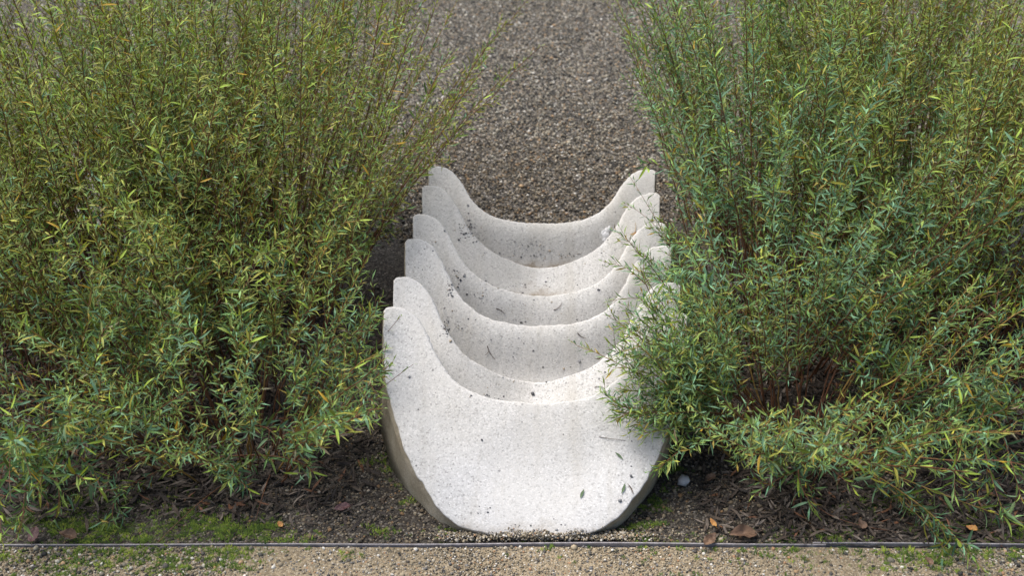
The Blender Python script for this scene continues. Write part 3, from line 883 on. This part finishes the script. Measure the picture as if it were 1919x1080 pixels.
def field(P, f1, f2, ph):
    return 0.5 + 0.25 * np.sin(P[:, 0] * f1 + ph + 2 * np.sin(P[:, 1] * f2)) + 0.25 * np.sin(P[:, 1] * f1 * 1.3 + 1.7 * ph + 2 * np.sin(P[:, 0] * f2 * 1.2))


def gravel(name, n, xr, yr, size, coll, seed, keep=None, z=0.0, sd=0.28, label=None, rel=0.0):
    rg = np.random.default_rng(seed)
    P = np.stack([rg.uniform(*xr, n), rg.uniform(*yr, n), np.zeros(n)], 1)
    if keep is not None: P = P[keep(P, rg)]
    n = len(P)
    s = size * np.exp(rg.normal(0, sd, n))
    P[:, 2] = z + rel * relief(P[:, 0], P[:, 1], 0.005) + s * rg.uniform(-0.10, 0.28, n)
    return scatter(name, P, rand_rot(rg, n), np.stack([s, s, s], 1), coll, 6, rg, label, 'gravel' if label else None)


EY = np.vectorize(edge_y)
gravel('gravel', 290000, (-2.3, 2.3), (2.9, 6.2), 0.0060, PEB_G, 301, lambda P, r: (~under_slab(P)) & ((np.abs(P[:, 0]) < 0.75) | (P[:, 1] > 3.7)) & (r.random(len(P)) < sstep(3.0, 4.5, P[:, 1] + 0.35 * field(P, 5, 3, 1.0))), -0.008, 0.34, 'grey and tan gravel of the open ground beyond the shrubs')
gravel('gravel', 52000, (-0.75, 0.75), (2.9, 4.6), 0.0058, PEB_D, 305, lambda P, r: (~under_slab(P)) & (r.random(len(P)) > sstep(3.1, 4.6, P[:, 1] + 0.35 * field(P, 5, 3, 1.0))), -0.008, 0.34, 'dark brown gravel just behind the hindmost slab')
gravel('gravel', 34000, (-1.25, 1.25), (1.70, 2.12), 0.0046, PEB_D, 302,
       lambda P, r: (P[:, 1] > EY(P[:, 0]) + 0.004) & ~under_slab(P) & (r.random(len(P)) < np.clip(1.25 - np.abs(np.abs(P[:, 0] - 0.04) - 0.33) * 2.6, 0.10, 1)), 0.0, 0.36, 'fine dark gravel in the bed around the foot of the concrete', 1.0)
gravel('gravel', 34000, (-1.2, 1.2), (1.50, 1.70), 0.0036, PEB_T, 303, lambda P, r: (P[:, 1] < EY(P[:, 0]) - 0.004), -0.0045, 0.36, 'sandy tan grit of the path in front of the steel edging')
gravel('gravel', 5200, (-1.2, 1.2), (1.50, 1.70), 0.0068, PEB_G, 304,
       lambda P, r: (P[:, 1] < EY(P[:, 0]) - 0.006) & (r.random(len(P)) < np.clip(np.abs(P[:, 0] - 0.15) * 1.1 - 0.25, 0.05, 0.9)), -0.004, 0.3, 'loose rounded pebbles lying along the path edge by the moss')


def foot_bank():
    rg = np.random.default_rng(311); n = 4200
    px = rg.normal(1010, 95, n); base = np.array([on_ground(x, 1003) for x in px])
    y = base[:, 1] + rg.normal(-0.004, 0.008, n)
    k = np.exp(-((px - 1010) / 120) ** 2)
    P = np.stack([base[:, 0], y, 0.001 + 0.014 * k * rg.random(n)], 1)
    P = P[P[:, 1] > EY(P[:, 0]) + 0.004]; n = len(P)
    s_ = 0.0036 * np.exp(rg.normal(0, 0.35, n))
    scatter('gravel', P, rand_rot(rg, n), np.stack([s_] * 3, 1), PEB_T, 6, rg, 'sandy grit banked against the foot of the front slab', 'gravel')


foot_bank()


def litter(n, xr, yr, seed, keep, size, label):
    rg = np.random.default_rng(seed)
    P = np.stack([rg.uniform(*xr, n), rg.uniform(*yr, n), np.zeros(n)], 1)
    P[:, 2] = relief(P[:, 0], P[:, 1], 0.005) + rg.uniform(0.001, 0.012, n)
    P = P[keep(P, rg)]; n = len(P)
    s = size * rg.uniform(0.6, 1.3, n)
    return scatter('leaf_litter', P, rand_rot(rg, n, 0.3), np.stack([s, s, s], 1), LIT, 9, rg, label, 'leaf litter')


litter(12000, (-1.35, -0.24), (1.74, 2.7), 401, lambda P, r: (~under_slab(P, 0.03)) & (r.random(len(P)) < sstep(1.74, 1.86, P[:, 1]) * np.clip((-0.24 - P[:, 0]) * 3.5, 0.1, 1)), 0.034, 'dark fallen willow leaves under the shrubs left of the concrete')
litter(17000, (0.36, 1.45), (1.708, 2.7), 402, lambda P, r: (~under_slab(P, 0.03)) & (r.random(len(P)) < sstep(1.67, 1.75, P[:, 1]) * np.clip((P[:, 0] - 0.32) * 4, 0.15, 1)), 0.030, 'dark fallen willow leaves under the shrubs right of the concrete')

MOSS_SPOTS = [(180, 965, .10, 700), (250, 985, .08, 500), (360, 990, .06, 420), (480, 988, .05, 380), (440, 1000, .05, 200), (700, 990, .04, 60), (600, 1008, .03, 60), (60, 1035, .08, 260), (200, 1036, .10, 420), (330, 1038, .09, 380),
              (130, 1065, .06, 160), (470, 1036, .06, 220), (760, 900, .022, 90), (785, 935, .020, 110), (720, 860, .035, 120), (1215, 950, .022, 170), (1238, 912, .024, 170), (1190, 982, .020, 110), (1195, 1005, .018, 60),
              (1260, 880, .02, 90), (740, 880, .02, 90), (770, 915, .015, 90), (810, 955, .016, 80), (850, 988, .02, 70), (1225, 935, .014, 90), (1170, 995, .02, 60), (940, 1012, .05, 40), (1090, 1012, .05, 40), (1560, 1036, .09, 260), (1700, 1036, .10, 360), (1850, 1040, .09, 380), (1880, 1005, .07, 300), (1700, 950, .06, 240), (1500, 1010, .05, 160), (1290, 1035, .07, 60), (1000, 1035, .2, 50),
              (1330, 1000, .04, 60), (1800, 985, .06, 200), (300, 935, .08, 240), (150, 930, .08, 300)]
rg = np.random.default_rng(450)
MP = []
for (px, py, r, n) in MOSS_SPOTS:
    c = on_ground(px, py)
    n = int(n * 0.62)
    d = rg.normal(0, 1, (n, 2)) * [r, r * 0.32]
    hub = rg.normal(0, 1, (5, 2)) * [r, r * 0.35]
    pull = rg.random(n) < 0.6
    d[pull] = hub[rg.integers(0, 5, int(pull.sum()))] + d[pull] * 0.28
    MP.append(np.c_[c[0] + d[:, 0], c[1] + d[:, 1], np.full(n, -0.002)])
MP = np.vstack(MP)
MP = MP[(~under_slab(MP)) & (np.abs(MP[:, 1] - EY(MP[:, 0])) > 0.006)]
MP[:, 2] = np.where(MP[:, 1] > EY(MP[:, 0]), relief(MP[:, 0], MP[:, 1], 0.005) - 0.001, -0.004)
s = 0.0105 * np.exp(rg.normal(-0.15, 0.35, len(MP)))
scatter('moss', MP, rand_rot(rg, len(MP), 0.2), np.stack([s, s, s * 0.8], 1), MOSS, 5, rg, 'bright green moss growing along both sides of the steel edging', 'moss')

# ------------------------------------------------------------------ things lying on the ground and on the slabs
DG = bpy.context.evaluated_depsgraph_get()
DG.update()
from mathutils.bvhtree import BVHTree
SLAB_BVH = []
for o in slab_objs:
    mw = Matrix.Translation(casc.location) @ Matrix.Translation(o.location)
    SLAB_BVH.append(BVHTree.FromPolygons([mw @ v.co for v in o.data.vertices], [p.vertices[:] for p in o.data.polygons]))


def on_slab(px, py):
    d = Vector(np.array([1, 0, 0]) * (px - 959.5) / FPX + FW - UP * (py - 540) / FPX).normalized()
    best = None
    for t in SLAB_BVH:
        h = t.ray_cast(Vector(CP), d)
        if h[0] is not None and (best is None or h[3] < best[2]): best = (h[0], h[1] if h[1].dot(d) < 0 else -h[1], h[3])
    return best


def rest(o, p, nrm_, spin, lift=0.0):
    q = nrm_.to_track_quat('Z', 'Y').to_matrix().to_4x4()
    o.matrix_world = Matrix.Translation(p + nrm_ * lift) @ q @ Matrix.Rotation(spin, 4, 'Z') @ Matrix.Diagonal(o.scale.to_4d())
    return o


M_DEADW = [plain('twig_bark', (0.05, 0.035, 0.025), (0.13, 0.10, 0.08), 80), plain('green_leaf', (0.06, 0.10, 0.045), (0.10, 0.15, 0.07), 50), plain('brown_leaf', (0.06, 0.032, 0.018), (0.17, 0.10, 0.06), 40, 0.7),
           plain('maroon_leaf', (0.06, 0.022, 0.024), (0.13, 0.06, 0.058), 40, 0.6), plain('orange_leaf', (0.30, 0.12, 0.03), (0.42, 0.22, 0.06), 40, 0.7), plain('pale_stone', (0.33, 0.33, 0.34), (0.48, 0.48, 0.49), 60, 0.8, 0, 0.001),
           plain('dry_grass', (0.35, 0.25, 0.13), (0.48, 0.36, 0.2), 60), plain('white_chalk', (0.62, 0.62, 0.62), (0.82, 0.82, 0.82), 60, 0.9, 0, 0.002)]


def willow_leaf_mesh(mat, L, w, bend):
    V = []; F = []; n = 7
    for j in range(n + 1):
        t = j / n; ww = w * 0.5 * math.sin(math.pi * (0.04 + 0.92 * t))
        x = bend * L * (t - t * t)
        for s_ in (-1, 0, 1): V.append((x + s_ * ww, (t - 0.5) * L, 0.0015 + abs(s_) * ww * 0.35 + 0.10 * L * (t - 0.5) ** 2))
    for j in range(n):
        for q in range(2): F.append((j * 3 + q, j * 3 + q + 1, j * 3 + q + 4, j * 3 + q + 3))
    return mesh_np('fallen_leaf', V, F, mat)


def broad_leaf_mesh(mat, L, seed):
    """ovate dead leaf, folded on its rib, toothed, curled and crumpled, with a stalk"""
    rg = np.random.default_rng(seed); n, m = 14, 9
    asp, fold, curl, tw = rg.uniform(0.42, 0.62), rg.uniform(0.25, 0.9), rg.uniform(-0.5, 0.8), rg.uniform(-0.8, 0.8)
    kx, ky, ph = rg.uniform(5, 10), rg.uniform(5, 10), rg.uniform(0, 6, 3)
    V = []; F = []
    for j in range(n + 1):
        t = j / n
        w = asp * 0.5 * (math.sin(math.pi * t ** 0.75) ** 0.8 if 0 < j < n else 0.03) * (1 + 0.10 * (j % 2) + 0.08 * rg.normal())
        for q in range(m):
            a = (q / (m - 1) - 0.5) * 2
            x, y = a * w, t - 0.5
            z = fold * abs(x) * (0.7 + 0.5 * math.sin(ph[0] + 3 * t)) + curl * (t - 0.5) ** 2 * 0.6 + tw * x * (t - 0.5)
            z += 0.035 * math.sin(kx * x * 2 + ph[1] + 2 * y) * math.sin(ky * y * 2 + ph[2]) + 0.018 * math.sin(y * 60 - abs(x) * 40) * min(1, abs(a) * 3)
            V.append((x * L, y * L, max(z, -0.02) * L))
    for j in range(n):
        for q in range(m - 1):
            F.append((j * m + q, j * m + q + 1, (j + 1) * m + q + 1, (j + 1) * m + q))
    VV = [np.array(V)]
    tube(bezier_path([(0, -0.5 * L, 0.01 * L), (0.03 * L, -0.62 * L, 0.0), (0.10 * L, -0.75 * L, 0.02 * L)], 4), 0.014 * L, 0.009 * L, 4, VV, F)
    return mesh_np('fallen_leaf', np.vstack(VV), F, mat)


def twig_mesh(mat, L, r, seed, fork=False):
    rg = np.random.default_rng(seed); V = []; F = []
    P = bezier_path([(-L / 2, 0, r), (0, rg.uniform(-.3, .3) * L, r + 0.05 * L), (L / 2, rg.uniform(-.1, .1) * L, r)], 7)
    tube(P, r, r * 0.5, 5, V, F)
    if fork: tube(bezier_path([P[2], P[2] + [0.1 * L, -0.15 * L, 0], P[2] + [0.1 * L, -0.38 * L, 0]], 4), r * 0.8, r * 0.4, 5, V, F)
    return mesh_np('fallen_twig', np.vstack(V), F, mat)


for (px, py, L, w, bend, ang, mi, lab) in [
    (1160, 856, 0.020, 0.0045, 0.2, 55, 1, 'green willow leaf fallen on the front slab just below the overhanging spray'),
    (1091, 927, 0.019, 0.0055, -0.1, -20, 1, 'green willow leaf fallen low on the front slab, alone near the middle'),
    (1168, 917, 0.021, 0.0052, 0.15, -12, 1, 'dark green willow leaf fallen on the front slab beside a curled grey leaf'),
    (1181, 918, 0.024, 0.0026, 0.35, 28, 0, 'thin curled grey leaf on the front slab next to a dark green leaf'),
    (1190, 437, 0.030, 0.0045, 0.1, -75, 4, 'yellowed willow leaf on the fourth slab under the overhanging spray')]:
    h = on_slab(px, py)
    if h:
        o = link('fallen_leaf', willow_leaf_mesh(M_DEADW[mi], L, w, bend)); tag(o, lab, 'leaf', 'leaves fallen on the concrete')
        rest(o, h[0], h[1], math.radians(ang), 0.0006)
for (px, py, L, r, ang, fork, mi, lab) in [
    (921, 661, 0.036, 0.0010, -55, True, 0, 'small forked dark twig lying on the third slab from the front'),
    (938, 583, 0.024, 0.0011, -30, False, 0, 'short dark twig on the fourth slab, left of the middle'),
    (1046, 575, 0.026, 0.0010, 45, False, 0, 'short thin twig on the fourth slab, right of the middle'),
    (1091, 629, 0.024, 0.0012, -28, False, 0, 'short dark twig on the third slab near the overhanging spray'),
    (1122, 727, 0.018, 0.0008, 12, False, 0, 'tiny dark twig in the scoop of the second slab'),
    (1188, 430, 0.040, 0.0010, 72, False, 6, 'straw coloured stalk leaning on the right shoulder of the fourth slab'),
    (1150, 824, 0.060, 0.0006, -8, False, 0, 'hair-thin long stalk lying on the right side of the front slab')]:
    h = on_slab(px, py)
    if h:
        o = link('fallen_twig', twig_mesh(M_DEADW[mi], L, r, int(px), fork)); tag(o, lab, 'twig', 'twigs fallen on the concrete')
        rest(o, h[0], h[1], math.radians(ang), 0.0004)
for (px, py, L, ang, mi, seed, lab) in [
    (1392, 1002, 0.056, 78, 2, 1, 'large crumpled brown dead leaf by the edging below the right-hand shrubs'),
    (1330, 1014, 0.040, -60, 2, 2, 'brown dead leaf lying flat against the edging beside the larger crumpled leaf'),
    (1336, 982, 0.022, 20, 4, 3, 'small orange dead leaf above the large crumpled brown leaf'),
    (1615, 985, 0.024, 40, 2, 4, 'brown dead leaf beside the thin red twig on the right bed'),
    (1820, 992, 0.022, 80, 4, 5, 'orange brown leaf scrap under the long arching stems, bottom right'),
    (64, 1003, 0.038, 10, 3, 6, 'maroon dead leaf by the edging in the bottom left corner'),
    (128, 1006, 0.038, 60, 2, 7, 'brown dead leaf at the edging next to the maroon leaf'),
    (641, 953, 0.034, 85, 3, 8, 'dark red dead leaf on the gravel between the left shrub and the concrete'),
    (525, 985, 0.016, 30, 4, 9, 'small orange leaf scrap near the moss on the left bed'),
    (330, 815, 0.034, 30, 2, 10, 'brown dead leaf caught among stems of the front left shrub'),
    (1740, 1053, 0.022, 50, 2, 11, 'brown leaf scrap on the path grit, bottom right'),
    (1330, 898, 0.030, 140, 2, 12, 'brown dead leaf under the front right shrub')]:
    p = on_ground(px, py, 0.006)
    o = link('fallen_leaf', broad_leaf_mesh(M_DEADW[mi], L, seed)); tag(o, lab, 'leaf', 'dead leaves on the ground')
    rest(o, Vector(p), Vector((0.1 * math.sin(seed), -0.25, 1)).normalized(), math.radians(ang), 0.003)


def stone_mesh(mat, size, seed):
    me = pebble_mesh(seed, mat).copy()
    me.transform(Matrix.Diagonal((size, size, size * 0.9, 1)))
    return me


h = on_ground(1281, 902, 0.004)
o = link('flat_stone', stone_mesh(M_DEADW[5], 0.030, 5)); tag(o, 'pale grey flat stone in the dark litter right of the front slab', 'stone')
rest(o, Vector(h), Vector((0, -0.2, 1)).normalized(), 0.6, 0.003)
h = on_ground(1100, 1068, 0.0); 
h = on_slab(1135, 440)
if h:
    bm = bmesh.new()
    for (dx, dy, s_) in ((0, 0, 1.0), (0.010, 0.009, 0.8), (-0.008, -0.010, 0.7), (0.018, 0.012, 0.5), (-0.004, 0.010, 0.5)):
        r_ = bmesh.ops.create_icosphere(bm, subdivisions=2, radius=0.009 * s_)
        for v in r_['verts']:
            v.co = Vector((v.co.x * 1.2 + dx + 0.0015 * math.sin(v.co.y * 900), v.co.y + dy + 0.0015 * math.sin(v.co.x * 800), v.co.z * 0.3))
    me = bpy.data.meshes.new('bird_dropping'); bm.to_mesh(me); bm.free(); me.materials.append(M_DEADW[7])
    o = link('bird_dropping', me); tag(o, 'white chalky bird dropping on the fifth slab of the concrete', 'bird dropping')
    rest(o, h[0], h[1], 0.4, 0.0)

# stones washed into the scoops, by patches, each a thing of its own where it shows singly
SP = [(833, 570), (1062, 727)]
rg = np.random.default_rng(777)
M_SPECK = [plain('dark_stone', (0.035, 0.037, 0.04), (0.09, 0.09, 0.095), 300, 0.7), plain('tan_stone', (0.30, 0.24, 0.17), (0.42, 0.36, 0.27), 300, 0.7), plain('grey_stone', (0.15, 0.155, 0.16), (0.24, 0.24, 0.25), 300, 0.7)]
P, R_, Sx = [], [], []
PATCH = [(1000, 462, 34, 12, 46), (870, 430, 14, 22, 34), (885, 440, 30, 16, 22), (855, 520, 14, 20, 22), (900, 545, 30, 18, 16), (843, 535, 6, 14, 14), (850, 605, 20, 20, 14), (838, 625, 5, 12, 10), (1000, 560, 90, 30, 16),
         (1000, 650, 100, 28, 16), (950, 715, 70, 14, 14), (1010, 480, 60, 6, 26), (1150, 570, 30, 20, 10), (1170, 620, 18, 16, 16), (1130, 480, 30, 20, 10), (1000, 985, 60, 8, 12), (915, 955, 14, 10, 6), (1180, 850, 30, 40, 8), (800, 450, 40, 20, 6), (770, 500, 20, 20, 6), (1120, 700, 30, 20, 5), (836, 612, 5, 12, 34), (882, 428, 6, 16, 44), (845, 545, 4, 10, 22), (930, 475, 40, 5, 20), (1080, 478, 40, 5, 20), (905, 742, 26, 6, 12), (1000, 600, 120, 5, 16), (1000, 535, 110, 5, 18)]
for (px, py, rx, ry, n) in PATCH:
    for q in range(n):
        h = on_slab(px + rg.normal(0, rx * 0.6), py + rg.normal(0, ry * 0.6))
        if h and h[0].z > 0.004:
            s_ = 0.0030 * math.exp(rg.normal(0, 0.38))
            P.append(tuple(h[0] + h[1] * s_ * 0.15)); R_.append(tuple(h[1].to_track_quat('Z', 'Y').to_euler())); Sx.append((s_, s_ * rg.uniform(0.6, 1), s_ * 0.8))
P2, R2, S2 = [], [], []
for q in range(900):                                        # grit clinging to the foot of the front slab, in uneven tongues
    px = rg.normal(1010, 90); lim = 1003 - 16 * abs(math.sin(px * 0.021) * math.sin(px * 0.053 + 1)) * rg.random() ** 2
    h = on_slab(px, lim + rg.uniform(-3, 6))
    if h:
        s_ = 0.0030 * math.exp(rg.normal(0, 0.35)); P2.append(tuple(h[0] + h[1] * s_ * 0.2)); R2.append(tuple(rg.uniform(0, 6, 3))); S2.append((s_, s_, s_ * 0.8))
scatter('gravel', np.array(P2), np.array(R2), np.array(S2), PEB_T, 6, rg, 'fine grit clinging to the lower edge of the front slab', 'gravel')
DST = src_collection('speck_source', [stone_mesh(M_SPECK[i % 3 if i < 3 else 0], 1.0, 20 + i) for i in range(5)])
scatter('stone_debris', np.array(P), np.array(R_), np.array(Sx), DST, 5, rg, 'small dark stone crumbs washed into the scoops of the concrete', 'stone crumbs')
for (px, py, s_, mi, lab) in [
    (998, 739, 0.010, 0, 'dark pebble resting in the scoop behind the front slab rim'),
    (1086, 678, 0.0085, 2, 'grey pebble on the third slab, right of the middle'),
    (833, 433, 0.0065, 2, 'grey pebble on the left shoulder of the fifth slab'),
    (877, 385, 0.0065, 2, 'grey pebble on the left shoulder of the hindmost slab'),
    (863, 525, 0.0065, 0, 'dark pebble at the left foot of the fourth slab scoop'),
    (1162, 939, 0.0085, 2, 'grey pebble low on the right side of the front slab'),
    (1182, 892, 0.0075, 2, 'flat grey pebble on the right side of the front slab'),
    (1091, 995, 0.0075, 2, 'grey pebble at the foot of the front slab'),
    (903, 825, 0.0050, 0, 'tiny dark pebble on the left of the front slab face'),
    (767, 707, 0.0060, 2, 'small grey pebble on the left shoulder of the second slab')]:
    h = on_slab(px, py)
    if h:
        o = link('pebble', stone_mesh(M_SPECK[mi], s_, int(px))); tag(o, lab, 'pebble', 'single pebbles on the concrete')
        rest(o, h[0], h[1], px * 0.1, s_ * 0.2)
